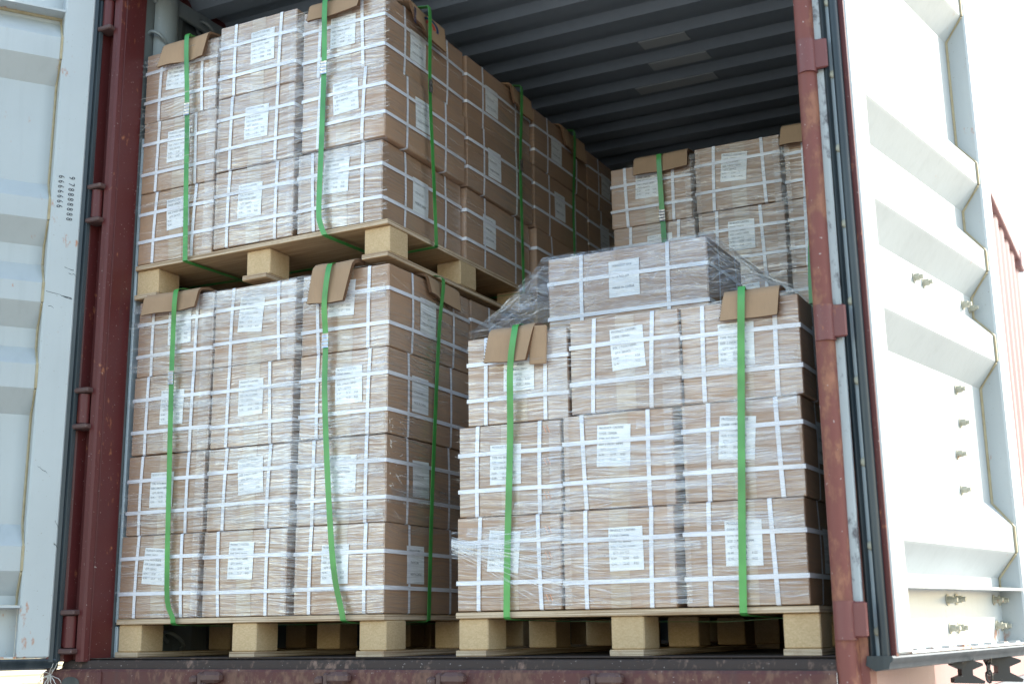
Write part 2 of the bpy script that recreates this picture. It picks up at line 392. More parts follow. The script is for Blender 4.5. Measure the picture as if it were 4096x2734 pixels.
# right post seen from outside: rounded rusty lip, worn strip, channel
lip = [(XR, 0.0)]+[(XR+0.026-0.026*math.cos(t), -0.105-0.026*math.sin(t)) for t in [math.pi*k/8 for k in range(0, 9)]]+[(XR+0.056, -0.082), (XR+0.075, -0.075), (XR+0.075, 0.0)]
mb = MB(); mb.prism(lip, -0.12, ZT-0.02); mb.build('corner_post', 'rusty_maroon', ct, smooth=50)
mb = MB(); mb.box(XR+0.049, XR+0.0735, -0.104, -0.084, 0.13, ZT-0.03, 0.003); mb.build('seal_face', 'worn_white', ct)
# header and sill
mb = MB(); mb.box(XL, XR, -0.12, 0.03, ZT-0.10, ZT-0.004, 0.008); mb.box(XL-0.12, XR+0.06, -0.185, -0.121, ZT-0.03, ZT-0.012, 0.004); mb.build('door_header', 'maroon_paint', ct)  # front lip added, out of view, to keep sun off the left door
mb = MB()
mb.loft([[(x, yy, zz) for yy, zz in ((0.02, -0.0015), (-0.085, -0.003), (-0.104, -0.008), (-0.110, -0.020), (-0.112, -0.031), (-0.122, -0.034), (-0.128, -0.042), (-0.130, -0.16), (-0.02, -0.16))] for x in (XL-0.11, 0.4, 0.9, 1.5, 2.0, XR+0.004)])
o = mb.build('door_sill', ['sill_maroon', 'floor_board'], ct, smooth=35)
for pl in o.data.polygons:
    if pl.center.z > -0.0335: pl.material_index = 1
mb = MB(); mb.box(XL, XR, -0.098, 0.0185, -0.0014, 0.0005); mb.build('threshold_plate', 'floor_board', ct)
def lug(x):
    mb = MB()
    mb.box(x-0.062, x-0.034, -0.158, -0.129, -0.078, -0.052, 0.007)
    mb.box(x-0.036, x-0.012, -0.150, -0.129, -0.085, -0.042, 0.006)
    mb.box(x-0.014, x+0.062, -0.166, -0.129, -0.074, -0.040, 0.010)
    mb.box(x-0.016, x+0.012, -0.160, -0.129, -0.12, -0.070, 0.007)
    mb.build('cam_keeper', 'cast_iron', ct)
for x in (0.525, 1.005, 1.395, 1.875): lug(x)
# corner castings
def casting(x0, x1, y0, y1, z0, z1, mat):
    mb = MB(); mb.box(x0, x1, y0, y1, z0, z1, 0.008)
    mb.build('corner_casting', mat, ct)
casting(XL-0.17, XL+0.09, -0.142, 0.02, -0.17, -0.036, 'sill_maroon')
mb = MB(); cxx, czz = XL-0.035, -0.078
ring = [(cxx+0.035*math.cos(t)*1.15, -0.144, czz+0.020*math.sin(t)) for t in [2*math.pi*k/14 for k in range(14)]]
mb.poly(ring); mb.build('dark_hole_disc', 'rubber', ct)  # flat dark disc painted on the casting for the shade inside its hole
casting(XR+0.0, XR+0.066, -0.138, 0.04, -0.16, -0.122, 'rusty_maroon')
casting(XR-0.10, XR+0.075, YB-0.17, YB+0.012, ZT-0.115, ZT+0.014, 'sun_washed_red')
casting(XR-0.10, XR+0.075, YB-0.17, YB+0.012, -0.18, -0.06, 'sun_washed_red')
# inner corner column, lashing rings, grey strip behind the left post
mb = MB(); col = [(XL+0.001+0.05*math.sin(t), 0.10-0.055*math.cos(t)) for t in [math.pi*k/8 for k in range(9)]]
mb.prism(col, 2.0, ZT-0.06); mb.build('corner_column', 'grey_paint', ct, smooth=50)
for (yy, zz) in ((0.06, 2.31), (0.33, 2.47), (0.30, 0.055)):
    mb = MB(); mb.tube([(XL+0.01+0.035*math.sin(t), yy+0.03*math.cos(t)*1.3, zz-0.03*math.cos(t)) for t in [2*math.pi*k/14 for k in range(12)]], 0.007, 6)
    mb.build('lashing_ring', 'grey_paint', ct, smooth=60)
mb = MB(); mb.box(XL-0.002, XL+0.010, 0.012, 0.09, 0.115, 1.9, 0.003); mb.box(XL-0.002, XL+0.012, 0.012, 0.10, 0.0, 0.105, 0.003)
mb.build('lining_strip', 'strip_grey', ct)

# ---- doors
def door_map(H, u, n, lean, rise):
    def f(uu, ww, zz):
        q = uu+lean*(1-zz/1.8)
        return (H[0]+u[0]*q+n[0]*ww, H[1]+u[1]*q+n[1]*ww, zz+rise*uu)
    return f
RF = door_map((2.637, -0.10), (0.17269, 0.98498), (0.98498, -0.17269), 0.035, 0.009)
LF = door_map((-0.110, -0.170), (-0.57957, -0.81493), (0.81493, -0.57957), 0.010, 0.0)
RID, REC = -0.010, -0.072
prof = [(0.178, REC)]
for a in ((0.21, 0.29, 0.372, 0.45), (0.83, 0.915, 1.0, 1.07), (1.14, 1.225, 1.295, 1.375), (1.445, 1.53, 1.605, 1.68), (2.065, 2.15, 2.235, 2.315)):
    prof += [(a[0], REC), (a[1]-0.006, RID-0.004), (a[1], RID), (a[2], RID), (a[2]+0.006, RID-0.004), (a[3], REC)]
prof += [(2.335, REC)]
UI, UO, UE = 0.107, 1.128, 1.235
def door(F, side):
    mb = MB(); us = [UI-0.002, 0.3, 0.55, 0.8, 1.0, UO+0.002]
    mb.loft([[F(q, ww, zz) for zz, ww in prof] for q in us]); mb.loft([[F(q, ww-0.004, zz) for zz, ww in prof] for q in us])
    d = mb.build('door', 'door_white', ct)
    tag(d, '%s door with white ribbed inner lining' % side)
    def fr(*a): 
        m = MB(); m.box(*a, fn=F, ch=0.006); return m
    zt = 2.46
    # stiles and rails of the frame
    fr(0.0, UI, -0.068, 0.0, 0.003, zt).build('stile', 'door_frame_white', d)
    fr(UO, UE, -0.078, 0.0, 0.003, zt).build('stile', 'door_frame_white', d)
    m = MB(); m.box(UI-0.001, UO+0.001, REC-0.006, REC, 0.003, 0.17, fn=F); m.box(UI-0.001, UO+0.001, REC, -0.004, 0.003, 0.0095, fn=F)
    for k in range(8):
        q = UI+0.06+k*0.125; m.box(q, q+0.04, -0.035, -0.012, 0.010, 0.0145, fn=F)
    m.build('bottom_rail', 'door_frame_white', d)
    m = MB(); m.box(UI-0.001, UO+0.001, REC-0.004, 0.0, 0.168, 0.176, fn=F); m.build('flange', 'door_frame_white', d)
    m = MB(); m.box(UI-0.001, UO+0.001, REC-0.004, -0.002, 2.337, 2.345, fn=F); m.box(UI-0.001, UO+0.001, REC-0.006, REC, 2.345, zt, fn=F); m.build('flange', 'door_frame_white', d)
    # sealant beads where panel meets stile
    for q in (UI+0.003, UO-0.003):
        m = MB(); m.tube([F(q, ww+0.003, zz) for zz, ww in prof], 0.005, 5); m.build('sealant_bead', 'sealant', d)
    m = MB(); m.tube([F(q, REC+0.004, 2.334) for q in (UI, 0.5, UO)], 0.007, 5); m.build('sealant_bead', 'sealant', d)
    # outer edge: maroon chip, gaskets, retainer
    m = MB(); m.box(-0.0035, 0.012, -0.020, -0.004, 0.0, zt, fn=F); m.build('edge_strip', 'maroon_paint', d)
    m = MB(); m.box(-0.006, 0.02, -0.0665, -0.020, 0.0, zt, fn=F); m.build('retainer_strip', 'strip_grey', d)
    if side == 'right':
        m = MB(); gp = [(-0.004, -0.018), (-0.020, -0.019), (-0.026, -0.030), (-0.020, -0.040), (-0.004, -0.042)]
        m.loft([[F(a, b, zz) for a, b in gp] for zz in (-0.02, 0.6, 1.2, 1.8, zt)]); m.build('gasket', 'rubber', d, smooth=60)
        m = MB(); gp = [(-0.004, -0.055), (-0.016, -0.054), (-0.024, -0.060), (-0.020, -0.067), (-0.004, -0.068)]
        m.loft([[F(a, b, zz) for a, b in gp] for zz in (-0.03, 0.6, 1.2, 1.8, zt)]); m.build('gasket', 'rubber', d, smooth=60)
        for k in range(11):
            zz = 0.06+k*0.213; m = MB(); c = Vector(F(-0.0065, -0.046, zz)); ax = Vector(F(-0.012, -0.046, zz))-c
            m.tube([c, c+ax*0.7, c+ax], [0.012, 0.011, 0.006], 10); m.build('rivet', 'bolt_paint', d, smooth=60)
    else:
        m = MB(); gp = [(0.004, -0.004), (-0.010, -0.002), (-0.016, -0.008), (-0.022, -0.002), (-0.033, -0.006), (-0.036, -0.020), (-0.004, -0.03)]
        m.loft([[F(a, b, zz) for a, b in gp] for zz in (-0.01, 0.6, 1.2, 1.8, zt)]); m.build('gasket', 'rubber', d, smooth=50)
    m = MB(); gp = [(0.001, -0.006), (-0.004, -0.003), (-0.012, -0.006), (-0.016, -0.012), (-0.030, -0.016), (-0.036, -0.05), (-0.022, -0.075), (0.001, -0.07)]
    m.loft([[F(q, b, a-0.0) for a, b in gp] for q in ((-0.03, 0.4, 0.8, UE))], closed=True, caps=True); m.build('gasket', 'rubber', d, smooth=50)
    # through bolts
    for (q, zz) in ((0.577, 1.10), (0.66, 1.10), (1.03, 1.10), (1.10, 1.10), (0.878, 0.795), (0.888, 0.69), (0.83, 0.585), (0.838, 0.475), (0.612, 0.14), (0.688, 0.142), (1.05, 0.141), (1.108, 0.14), (0.615, 0.06), (0.687, 0.06), (1.055, 0.062), (1.11, 0.06)):
        m = MB(); P = lambda ww: F(q, ww, zz)
        m.tube([P(REC+0.001), P(REC+0.003)], 0.017, 10); m.tube([P(REC+0.003), P(REC+0.019)], 0.0115, 6); m.tube([P(REC+0.019), P(REC+0.030)], [0.0075, 0.007], 8)
        m.build('bolt', 'bolt_paint', d)
    return d
dr = door(RF, 'right'); dl = door(LF, 'left')
# hinges
for zc in (0.088, 0.852, 1.607, 2.36):
    m = MB(); hx, hy = XR+0.029, -0.122
    m.tube([(hx, hy+0.012, zc-0.048), (hx, hy+0.012, zc+0.048)], 0.0275, 14)
    m.box(hx+0.012, hx+0.058, hy+0.002, hy+0.014, zc-0.042, zc+0.046, 0.004)
    m.build('hinge', 'hinge_maroon', dr, smooth=40)
    m = MB(); m.tube([(hx, hy+0.012, zc-0.056), (hx, hy+0.012, zc+0.056)], 0.019, 10); m.build('hinge_pin', 'rusty_maroon', dr, smooth=40)
    m = MB(); hx, hy = XL-0.064, -0.128
    m.tube([(hx, hy, zc-0.052), (hx, hy, zc+0.052)], 0.021, 12)
    m.box(hx-0.05, hx, hy-0.012, hy+0.008, zc-0.052, zc+0.052, 0.004)
    m.build('hinge', 'maroon_paint', dl, smooth=40)
    for dz in (-0.064, 0.064):
        m = MB(); m.box(hx-0.03, hx+0.036, hy-0.028, hy+0.03, zc+dz-0.009, zc+dz+0.009, 0.004); m.build('hinge_lug', 'cast_iron', ct)
# marker-pen numerals on the left door's stile, written sideways
def pen(lines, q0, z0):
    me = text_mesh('marker_numerals', lines, 0.030, 'pen_ink', 1.2, 0.8)
    for v in me.vertices:
        x, y = v.co.x, v.co.y
        v.co = Vector(LF(q0-y*1.0, 0.0015, z0-x))
    o = link('marker_numerals', me, dl)
pen(['9  7 8 8 8 8 8 8 8', '6 6 6 6 6 6 6'], 0.030, 1.70)
m = MB(); rr = random.Random(8)
for (q0, z0, q1, z1, wd) in ((0.012, 1.345, 0.045, 1.36, .004), (0.005, 1.33, 0.03, 1.335, .003), (0.012, 1.245, 0.10, 1.262, .003), (0.015, 1.248, 0.05, 1.25, .005), (0.07, 1.205, 0.09, 1.212, .003), (0.05, 0.62, 0.085, 0.645, .002), (0.004, 0.44, 0.016, 0.46, .006), (0.003, 0.37, 0.014, 0.385, .006)):
    pts = [Vector(LF(q0+(q1-q0)*t+rr.gauss(0, .001), 0.0006, z0+(z1-z0)*t+rr.gauss(0, .002))) for t in (0, .25, .5, .75, 1)]
    m.loft([[p-Vector((0, 0, wd/2*rr.uniform(.2, 1))), p+Vector((0, 0, wd/2*rr.uniform(.2, 1)))] for p in pts])
m.build('scuff_marks', 'rubber', dl)
# lock bar cams and a chain hanging below the right door
def cam_iron(q, ww, z0, sc):
    out = [(-0.030, 0.0), (-0.030, -0.012), (-0.060, -0.014), (-0.060, -0.028), (-0.024, -0.044), (-0.024, -0.066), (-0.055, -0.078), (-0.055, -0.096), (0.062, -0.100), (0.066, -0.090), (0.020, -0.066), (0.020, -0.046), (0.062, -0.030), (0.062, -0.022), (0.026, -0.010), (0.026, 0.0)]
    m = MB(); cx, cy, _ = RF(q, ww, 0); tx, ty = 0.893, 0.450
    def pt(a, k): return (cx+tx*a*sc-ty*k, cy+ty*a*sc+tx*k)
    m.loft([[(*pt(a, k), z0+b*sc) for a, b in out] for k in (-0.018, 0.018)], closed=True, caps=True)
    m.build('lock_cam', 'black_steel', dr)
cam_iron(0.62, -0.04, -0.018, 0.72); cam_iron(1.00, -0.05, -0.014, 0.85)
m = MB(); cx, cy, cz = RF(0.83, -0.04, -0.025)
for k in range(3):
    pts = [(cx+0.008*math.cos(t)*(1 if k % 2 == 0 else 0.2), cy+0.008*math.cos(t)*(0.2 if k % 2 == 0 else 1), cz-0.024*k+0.019*math.sin(t)-0.01) for t in [2*math.pi*j/12 for j in range(13)]]
    m.tube(pts, 0.0035, 5, caps=False)
m.build('chain', 'black_steel', dr)
# knotted string on the left corner casting
m = MB(); rr = random.Random(5)
for k in range(16):
    p = Vector((XL-0.115, -0.155, -0.055)); pts = []
    d = Vector((rr.uniform(-1, 1), rr.uniform(-1, 0.1), rr.uniform(-0.4, 1))).normalized()
    for j in range(6):
        pts.append(p+Vector((0, 0, 0))); d = (d+Vector((rr.uniform(-.6, .6), rr.uniform(-.4, .4), rr.uniform(-.9, .5)))).normalized(); p = p+d*0.011
    m.tube(pts, 0.0013, 4)
m.tube([(XL-0.115, -0.155, -0.05), (XL-0.122, -0.158, -0.08), (XL-0.116, -0.157, -0.11), (XL-0.125, -0.156, -0.15)], 0.0022, 4)
tag(m.build('string_knot', 'string'), 'frayed pale string knotted on the lower left container corner', 'string')

# ------------------------------------------------------------------ pallets
PW = 1.092
def make_meshes():
    D = {}
    m = MB(); m.box(0, PW, 0, PW, 0.110, 0.128, 0.0015); D['deck_board'] = m.mesh('deck_board', 'plywood')
    m = MB(); m.box(0, 0.102, 0, PW, 0.0, 0.018, 0.0015); D['skid_board'] = m.mesh('skid_board', 'plywood')
    m = MB(); m.box(0, 0.100, 0, 0.115, 0.0185, 0.1095, 0.003); D['block'] = m.mesh('block', 'particle_board')
    return D
PM = make_meshes()
def pallet(loc, label, tilt=0.0):
    t = empty('pallet', loc); t.rotation_euler = (0, tilt, 0)
    tag(t, label, 'pallet', 'wooden pallets under the carton loads')
    link('deck_board', PM['deck_board'], t)
    for i, x in enumerate((0.0, 0.495, 0.99)):
        s = link('skid_board', PM['skid_board'], t); s.location = (x, 0, 0)
        for j, y in enumerate((0.012, 0.485, 0.965)):
            b = link('block', PM['block'], t)
            b.location = (x+random.uniform(-.002, .004), y+random.uniform(-.004, .006), 0); b.rotation_euler = (0, 0, random.uniform(-.02, .02))
    return t
pallet((0, 0, 0), 'plywood pallet on the container floor under the left load')
pallet((0, 0, 1.266), 'plywood pallet carrying the upper left load, on top of other cartons', -0.010)
pallet((1.345, 0.0, 0), 'plywood pallet on the container floor under the right front load')
pallet((0, 1.115, 0), 'dim plywood pallet behind the left floor pallet')
pallet((0, 1.115, 1.268), 'dim plywood pallet behind the upper left pallet, carrying cartons')
pallet((1.395, 1.20, 0), 'dim plywood pallet behind the right front floor pallet')
pallet((1.395, 1.20, 0.982), 'plywood pallet under the upper cartons at the back right')

# ------------------------------------------------------------------ cartons
CW, CD, CH = 0.343, 0.543, 0.2785
GRID = [-1, -0.985, -0.7, -0.35, 0, 0.35, 0.7, 0.985, 1]
def carton_meshes(k):
    rr = random.Random(100+k)
    B = [rr.uniform(0.001, 0.006) for _ in range(6)]
    hx, hy, hz = CW/2, CD/2, CH/2
    ph = [rr.uniform(0, 6) for _ in range(6)]
    crush = [(rr.uniform(0.0, 0.007)) for _ in range(8)]
    def P(px, py, pz, off=0.0):
        x, y, z = px*hx, py*hy, pz*hz
        fx, fy, fz = 1-px*px, 1-py*py, 1-pz*pz
        on = [abs(abs(px)-1) < 1e-6, abs(abs(py)-1) < 1e-6, abs(abs(pz)-1) < 1e-6]
        w = 0.0005*math.sin(9*px+5*py+ph[0])*math.cos(7*pz+4*py+ph[1])
        if on[0]: x += math.copysign(B[0 if px < 0 else 1]*fy*fz+w*min(1, 4*fy*fz)+off, px)
        if on[1]: y += math.copysign(B[2 if py < 0 else 3]*fx*fz+w*min(1, 4*fx*fz)+off, py)
        if on[2]: z += math.copysign(0.3*B[4]*fx*fy+off*0.5, pz)
        if sum(on) >= 2:
            r = 0.0032
            if on[0]: x -= math.copysign(r*0.5, px)
            if on[1]: y -= math.copysign(r*0.5, py)
            if on[2]: z -= math.copysign(r*0.6, pz)
        if sum(on) == 3:
            c = crush[(px > 0)+2*(py > 0)+4*(pz > 0)]; x -= math.copysign(c, px); y -= math.copysign(c, py); z -= math.copysign(c*0.6, pz)
        return (x, y, z)
    m = MB()
    for ax in range(3):
        for sg in (-1, 1):
            rows = []
            for a in GRID:
                row = []
                for b in GRID:
                    q = [0, 0, 0]; q[ax] = sg; q[(ax+1) % 3] = a; q[(ax+2) % 3] = b; row.append(P(*q))
                rows.append(row)
            if sg < 0: rows = rows[::-1]
            m.loft(rows)
    me = m.mesh('carton', 'carton_board')
    bm = bmesh.new(); bm.from_mesh(me); bmesh.ops.remove_doubles(bm, verts=bm.verts, dist=1e-5); bm.to_mesh(me); bm.free()
    for p in me.polygons: p.use_smooth = True
    me.set_sharp_from_angle(angle=R(32))
    D = {'body': me, 'straps': []}
    sw = 0.0063
    def loop(fn, wfn):
        mm = MB(); N = []
        ts = [-1, -0.985, -0.6, -0.2, 0.2, 0.6, 0.985, 1]
        seq = [(t, -1) for t in ts]+[(1, t) for t in ts[1:]]+[(t, 1) for t in ts[::-1][1:]]+[(-1, t) for t in ts[::-1][1:-1]]
        rings = [[wfn(a, b, -sw), wfn(a, b, sw)] for a, b in seq]; rings.append(rings[0])
        mm.loft(rings); return mm.mesh('white_strap', 'white_band', 40)
    for pz in (-0.42+rr.uniform(-.06, .05), 0.40+rr.uniform(-.06, .06)):
        sl = rr.uniform(-.012, .012)
        D['straps'].append(loop(None, lambda a, b, s, pz=pz, sl=sl: (P(a, b, pz, 0.0042)[0], P(a, b, pz, 0.0042)[1], pz*hz+s+sl*a*0.1)))
    for px in (-0.56+rr.uniform(-.08, .08), 0.55+rr.uniform(-.08, .08)):
        sk = rr.uniform(-.006, .006)
        D['straps'].append(loop(None, lambda a, b, s, px=px, sk=sk: (px*hx+s+sk*b, P(px, a, b, 0.0034)[1], P(px, a, b, 0.0034)[2])))
    for py in (-0.52+rr.uniform(-.06, .06), 0.5+rr.uniform(-.06, .06)):
        D['straps'].append(loop(None, lambda a, b, s, py=py: (P(a, py, b, 0.0034)[0], py*hy+s, P(a, py, b, 0.0034)[2])))
    # front label (on -y) and side label (on +x)
    def sheet(face, cx, cz, w2, h2, ang, off, name, mat, n=5):
        mm = MB(); rows = []
        for i in range(n):
            row = []
            for j in range(n):
                a = (i/(n-1)*2-1)*w2; b = (j/(n-1)*2-1)*h2
                x = cx+a*math.cos(ang)-b*math.sin(ang); z = cz+a*math.sin(ang)+b*math.cos(ang)
                if face == 'f': row.append((x, P(x/hx, -1, z/hz)[1]-off, z))
                else: row.append((P(1, x/hy, z/hz)[0]+off, x, z))
            rows.append(row)
        mm.loft(rows); return mm.mesh(name, mat, 60)
    la = rr.uniform(-.08, .09); lx, lz = rr.uniform(-.038, .03), rr.uniform(-0.005, 0.045)
    D['label'] = sheet('f', lx, lz, 0.052, 0.061, la, 0.0020, 'paper_label', 'label_paper')
    D['lp'] = (lx, lz, la, P(lx/hx, -1, lz/hz)[1]-0.0026)
    sa = rr.uniform(-.03, .03); sy, sz = rr.uniform(-.09, -0.03), rr.uniform(0.0, 0.03)
    D['slabel'] = sheet('s', sy, sz, 0.052, 0.060, sa, 0.0020, 'paper_label', 'label_paper')
    D['sp'] = (sy, sz, sa, P(1, sy/hy, sz/hz)[0]+0.0026)
    mm = MB(); rows = [[(a*0.030+0.005, P((a*0.030+0.005)/hx, -1, b)[1]-0.0009, b*hz) for b in (-0.99, -0.5, 0, 0.5, 0.99)] for a in (-1, 1)]
    mm.loft(rows); D['tape'] = mm.mesh('tape', 'clear_tape', 60)
    return D
CM = [carton_meshes(k) for k in range(7)]
TS = 0.0098
PRINT = {
 '221': text_mesh('label_lettering', ['PRODUCT: CASTERS', 'CODE: 1309221', 'TYPE: WITH BRAKE', 'SIZE: 2 INCH / 50MM', [(0.006, 'QTY: 250 PCS')], [(0, 'N.W.:'), (0.036, '22.55'), (0.068, 'KGS')], [(0, 'G.W.:'), (0.036, '23.37'), (0.068, 'KGS')]], TS, 'label_ink', 1.6),
 '220': text_mesh('label_lettering', ['PRODUCT: CASTERS', 'CODE: 1309220', 'TYPE: NO BRAKE', 'SIZE: 2 INCH / 50MM', [(0.006, 'QTY: 250 PCS')], [(0, 'N.W.:'), (0.036, '22.03'), (0.068, 'KGS')], [(0, 'G.W.:'), (0.036, '22.85'), (0.068, 'KGS')]], TS, 'label_ink', 1.6)}
SIDEP = {}
def side_print(no):
    if no not in SIDEP: SIDEP[no] = text_mesh('label_lettering', ['WANAVIT BKK', '', 'CTN NO.%d' % no, '', 'MADE IN CHINA'], 0.0118, 'label_ink', 1.55, 0.85)
    return SIDEP[no]
cnt = [0]
def carton(c, rz, code, label, group, ctn=None, h=CH, front=True, sidep=True, full=True, parts=True):
    k = cnt[0] % 7; cnt[0] += 1; D = CM[k]
    t = link('carton', D['body']); t.location = c; t.rotation_euler = (random.uniform(-.004, .004), 0, rz+random.uniform(-.010, .010)); t.scale = (1, 1, h/CH)
    tag(t, label, 'carton', group)
    if not parts: return t
    for sm in D['straps']: link('white_strap', sm, t)
    if front:
        link('tape', D['tape'], t)
        l = link('paper_label', D['label'], t)
        p = link('label_lettering', PRINT[code], l); lx, lz, la, ly = D['lp']
        p.rotation_euler = Matrix.Rotation(-la, 3, 'Y').to_euler(); p.rotation_euler = (Matrix.Rotation(-la, 3, 'Y') @ Matrix.Rotation(R(90), 3, 'X')).to_euler()
        off = Matrix.Rotation(-la, 3, 'Y') @ Vector((-0.046, 0, 0.056)); p.location = (lx+off.x, ly, lz+off.z)
    if sidep:
        l = link('paper_label', D['slabel'], t)
        p = link('label_lettering', side_print(ctn or 380), l); sy, sz, sa, sx = D['sp']
        rot = Matrix.Rotation(sa, 3, 'X') @ Matrix.Rotation(R(90), 3, 'Z') @ Matrix.Rotation(R(90), 3, 'X')
        p.rotation_euler = rot.to_euler(); off = Matrix.Rotation(sa, 3, 'X') @ Vector((0, -0.040, 0.048)); p.location = (sx, sy+off.y, sz+off.z)
    return t
def load(xs, y0, tops, base, code, name, group, nums, cols=('left', 'middle', 'right'), layers=('bottom', 'second', 'third', 'top'), jig=None, only=None):
    for ci, x in enumerate(xs):
        zb = base[ci]; tl = tops[ci]
        for li, zt in enumerate(tl):
            h = zt-zb-0.0025; ln = layers[li] if li < len(tl)-1 else 'top'
            dx, dy = (jig or {}).get((ci, li), (random.uniform(-.004, .004), random.uniform(-.006, .004)))
            if only is None or (ci, li) in only:
                code_ = code
                carton((x+dx+CW/2, y0+0.006+CD/2+dy, (zb+zt)/2), 0, code_, 'brown carton, %s column, %s layer at the front of %s' % (cols[ci], ln, name), group, nums+ci*17+li*6, h)
            zb = zt
L_T = [[0.411, 0.691, 0.974, 1.254]]*3
GL = 'strapped cartons of the pallet loads'
load((0.004, 0.376, 0.748), 0, L_T, (0.129,)*3, '221', 'the lower left load', GL, 352, jig={(0, 0): (0, -.003), (0, 1): (.012, .0), (0, 2): (.018, -.002), (0, 3): (.022, 0), (1, 1): (-.002, 0), (2, 0): (0, -.004), (2, 1): (-.001, -.002), (2, 3): (.003, .0)})
load((0.004, 0.357, 0.722), 0, [[1.669, 1.949, 2.230], [1.688, 1.970, 2.253], [1.692, 1.961, 2.226]], (1.396, 1.402, 1.405), '220', 'the upper left load', GL, 301, jig={(0, 1): (-.004, 0), (0, 2): (-.006, 0), (1, 1): (.006, -.012), (1, 2): (.004, -.012), (2, 0): (-.002, -.002), (2, 1): (.020, -.014), (2, 2): (.008, -.004)})
load((1.350, 1.702, 2.074), 0, [[0.408, 0.686, 0.962], [0.412, 0.691, 0.978], [0.415, 0.693, 0.976]], (0.130,)*3, '220', 'the right front load', GL, 401, jig={(0, 0): (0, -.004), (0, 1): (.004, 0), (0, 2): (.036, 0.004), (1, 1): (.004, 0), (1, 2): (.034, 0.0), (2, 0): (0, -.006), (2, 2): (.012, 0)})
load((1.400, 1.757, 2.118), 1.20, [[1.385, 1.652, 1.908], [1.390, 1.662, 1.932], [1.390, 1.660, 1.926]], (1.112,)*3, '220', 'the back right load', GL, 431)
# cartons behind the front row that show on the stacks' flanks
def flank(x, y0, tops, base, name, nums, layers=('bottom', 'second', 'third', 'top')):
    zb = base
    for li, zt in enumerate(tops):
        ln = layers[li] if li < len(tops)-1 else 'top'
        carton((x+CW/2+random.uniform(-.008, .008), y0+CD/2+random.uniform(-.004, .004), (zb+zt)/2), 0, '220', 'brown carton in the %s layer, %s' % (ln, name), 'cartons behind the front row', nums+li, zt-zb-0.0025, front=False)
        zb = zt
flank(0.748, 0.556, L_T[0], 0.129, 'deeper row on the flank of the lower left load', 371)
flank(0.740, 0.556, [1.690, 1.962, 2.222], 1.408, 'deeper row on the flank of the upper left load', 320)
flank(0.752, 1.125, [1.690, 1.962, 2.215], 1.398, 'third row back on the upper left flank', 330)
flank(0.748, 1.676, [1.690, 1.962, 2.215], 1.398, 'fourth row back on the upper left flank', 340)
flank(0.752, 2.24, [1.690, 1.962, 2.215], 1.398, 'fifth row back on the dim upper left flank', 345)
flank(0.752, 1.125, L_T[0], 0.129, 'third row back behind the lower left load', 381)
flank(2.074, 0.556, [0.412, 0.691, 0.972], 0.130, 'deeper row on the flank of the right front load', 415)
# lone carton laid sideways on top of the right front load
tx = carton((1.833, 0.235+CW/2, 0.977+0.1385), R(-90), '220', 'lone carton laid sideways under loose film on the right front load', GL, 309, 0.276)
for ch in tx.children:
    if ch.name.startswith('paper_label') and abs(ch.data.vertices[0].co.x-CW/2) < 0.02 and len([v for v in ch.data.vertices if v.co.x > CW*0.45]) == len(ch.data.vertices): ch.location = (0.001, 0.062, 0.035)

# copper staples on the left column of the right front load
for zc in (0.165, 0.285, 0.36, 0.46, 0.56, 0.655):
    m = MB()
    for k in (-1, 1):
        x = 1.660+k*0.006; m.tube([(x-0.004, -0.0085, zc+0.010), (x+0.005, -0.0085, zc-0.010)], 0.0012, 4)
    par = [o for o in COL.objects if o.name.startswith('carton') and abs(o.location.x-1.5235) < 0.05 and o.location.y < 0.5 and abs(o.location.z-zc) < 0.14]
    o = m.build('staple', 'copper'); 
    if par:
        o.parent = par[0]; bpy.context.view_layer.update(); o.matrix_parent_inverse = par[0].matrix_world.inverted()

# ------------------------------------------------------------------ green straps
def strap(front, wdir, label, group, seal=None, closepts=None, width=0.021):
    """front: world polyline of the visible run; closepts: rest of the loop round the load"""
    t = empty('green_strap', front[0]); tag(t, label, 'strap', group)
    P0 = Vector(front[0])
    def smoothed(pts, n=4):
        pts = [Vector(p) for p in pts]; out = []
        for i in range(len(pts)-1):
            p0 = pts[max(i-1, 0)]; p1 = pts[i]; p2 = pts[i+1]; p3 = pts[min(i+2, len(pts)-1)]
            for k in range(n):
                s = k/n; out.append(0.5*((2*p1)+(-p0+p2)*s+(2*p0-5*p1+4*p2-p3)*s*s+(-p0+3*p1-3*p2+p3)*s**3))
        out.append(pts[-1]); return out
    m = MB()
    line = smoothed(front)+[Vector(p) for p in (closepts or [])]
    wd = Vector(wdir).normalized()*width/2
    cen = sum((Vector(p) for p in line), Vector())/len(line)
    rings = []
    for i, p in enumerate(line):
        tg = (line[(i+1) % len(line)]-line[i-1]).normalized(); nn = tg.cross(wd).normalized()
        if nn.dot(p-cen) < 0: nn = -nn
        q = p-P0; rings.append([q-wd, q+wd, q+wd+nn*0.0012, q-wd+nn*0.0012])
    rings.append(rings[0]); m.loft(rings, closed=True); m.build('band', 'green_strap', t, smooth=40)
    if seal is not None:
        c = Vector(seal)-P0; ax = Vector(wdir).normalized(); nrm = Vector((0, -1, 0)) if abs(ax.x) > 0.5 else Vector((1, 0, 0))
        m = MB(); rows = []
        for k in range(9):
            zz = -0.024+k*0.006; pin = 1.0 if k % 2 == 0 else 0.88
            rows.append([c+ax*a*0.0128*pin+nrm*(0.0022+(0.0016 if k % 2 == 0 else -0.0006)*(1-a*a*0.3))+Vector((0, 0, zz)) for a in (-1, -0.5, 0, 0.5, 1)])
        m.loft(rows); m.build('seal', 'seal_metal', t)
    return t
